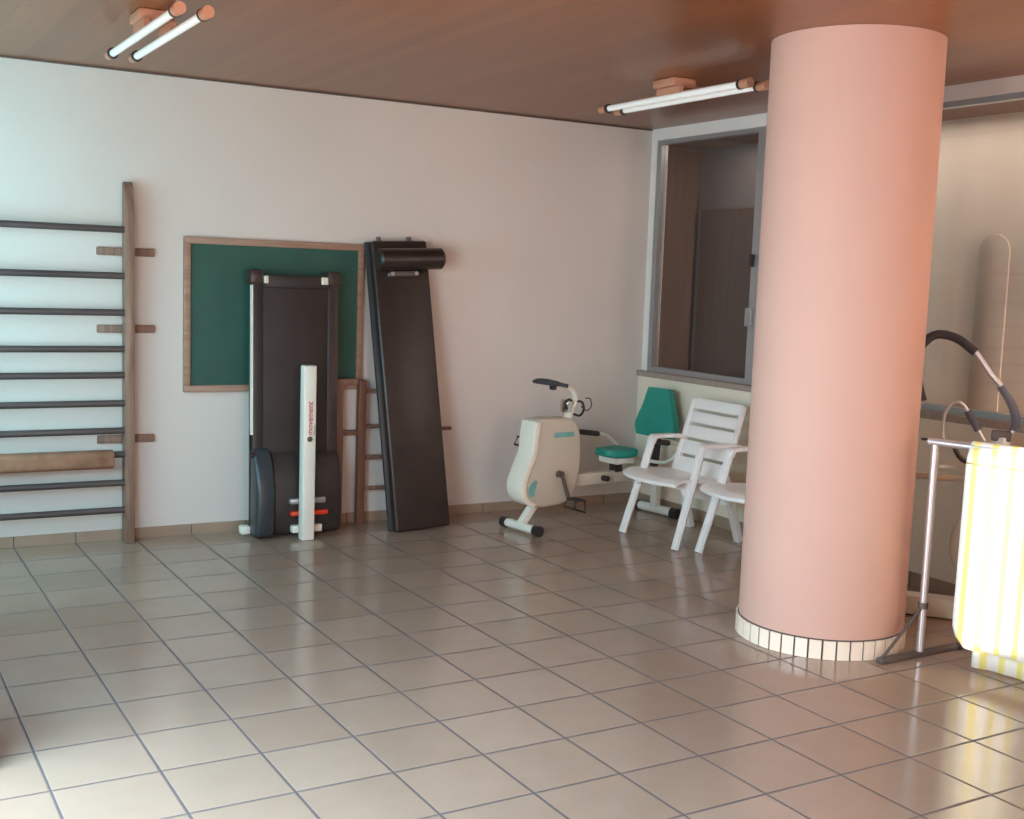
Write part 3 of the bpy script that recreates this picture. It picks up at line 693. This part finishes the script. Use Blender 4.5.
# ------------------------------------------------------------------ outside ground, with unseen roof and walls added to keep sun out
struct(MB().box((0.25, -9.5, 2.35), (4.8, YF-0.1, 2.45)).build('ceiling_sun_blocker', M['outside'], smooth=False))  # unseen roof, added to stop sun entering the terrace opening
struct(MB().box((0.24, -9.5, -0.06), (0.30, YF-0.1, 2.35)).build('wall_sun_blocker_side', M['outside'], smooth=False))  # unseen side wall, added to block low sun at the same opening
struct(MB().box((-3.3, -6.4, -0.06), (-3.2, 6, 3.3)).build('wall_sun_blocker_left', M['outside'], smooth=False))  # unseen wall, added to keep sun off the left openings
go = MB().box((-9, -12, -0.14), (XL-0.1, 8, -0.06)).box((-1.25, -12, -0.14), (8, YF-0.1, -0.06)).build('terrace_ground', M['outside'], smooth=False); struct(go)

# ------------------------------------------------------------------ light
w = bpy.data.worlds.new('sky'); S.world = w; w.use_nodes = True
bg = w.node_tree.nodes['Background']; bg.inputs[0].default_value = (0.72, 0.88, 1.0, 1); bg.inputs[1].default_value = 1.2
def area(name, loc, direction, sx, sy, power, col):
    l = bpy.data.lights.new(name, 'AREA'); l.shape = 'RECTANGLE'; l.size = sx; l.size_y = sy; l.energy = power; l.color = col
    o = bpy.data.objects.new(name, l); COL.objects.link(o); o.location = loc
    o.rotation_euler = Vector(direction).to_track_quat('-Z', 'Y').to_euler()
    return o
area('window_daylight', (XL-0.12, 2.12, 1.53), (0.75, 1, 0.0), 1.9, 1.6, 44, (0.36, 0.86, 1.0))
area('door_sky', (XL-0.10, -1.05, 1.75), (1, -0.25, -1.9), 2.45, 1.1, 140, (0.27, 0.72, 1.0))
area('door_daylight', (XL-0.12, -1.05, 1.0), (1, 0.15, 0.5), 2.45, 1.7, 100, (1.0, 0.89, 0.82))
area('terrace_daylight', (1.0, YF-0.12, 1.2), (0, 1, 0), 1.3, 2.2, 70, (1.0, 0.72, 0.62))
area('corridor_top_fill', (4.92, 1.0, 2.6), (0, 0, -1), 0.4, 4.0, 17, (1.0, 0.86, 0.76))  # unseen area light, added to brighten the corridor from above
area('corridor_side_fill', (4.80, -1.9, 1.3), (1.0, 0.55, 0), 0.3, 2.2, 120, (1.0, 0.84, 0.76))  # no window here; unseen light added to brighten the corridor wall
sun = bpy.data.lights.new('sun', 'SUN'); sun.energy = 7.5; sun.angle = math.radians(0.6); sun.color = (1.0, 0.95, 0.86)
so_ = bpy.data.objects.new('sun', sun); COL.objects.link(so_)
so_.rotation_euler = Vector((0.62, 0.78, -0.22)).to_track_quat('-Z', 'Y').to_euler()

# ------------------------------------------------------------------ camera
cam = bpy.data.cameras.new('camera'); co = bpy.data.objects.new('camera', cam); COL.objects.link(co)
yaw, pitch, roll = 0.534516504, -0.111741445, 0.0352021552
f = Vector((math.cos(pitch)*math.sin(yaw), math.cos(pitch)*math.cos(yaw), math.sin(pitch)))
r0 = Vector((math.cos(yaw), -math.sin(yaw), 0)); u0 = r0.cross(f)
r = math.cos(roll)*r0 + math.sin(roll)*u0; u = -math.sin(roll)*r0 + math.cos(roll)*u0
m = Matrix((r, u, -f)).transposed().to_4x4(); m.translation = Vector((-0.562502415, -3.61947943, 1.5968251))
co.matrix_world = m
cam.sensor_fit = 'HORIZONTAL'; cam.sensor_width = 36; cam.lens = 36*1170.82/1024; cam.clip_start = 0.05
S.camera = co
S.view_settings.view_transform = 'Standard'; S.view_settings.look = 'None'; S.view_settings.gamma = 1
S.view_settings.use_curve_mapping = False; S.view_settings.exposure = 0.3
S.cycles.use_denoising = True; S.cycles.max_bounces = 10; S.cycles.diffuse_bounces = 6; S.cycles.caustics_reflective = False
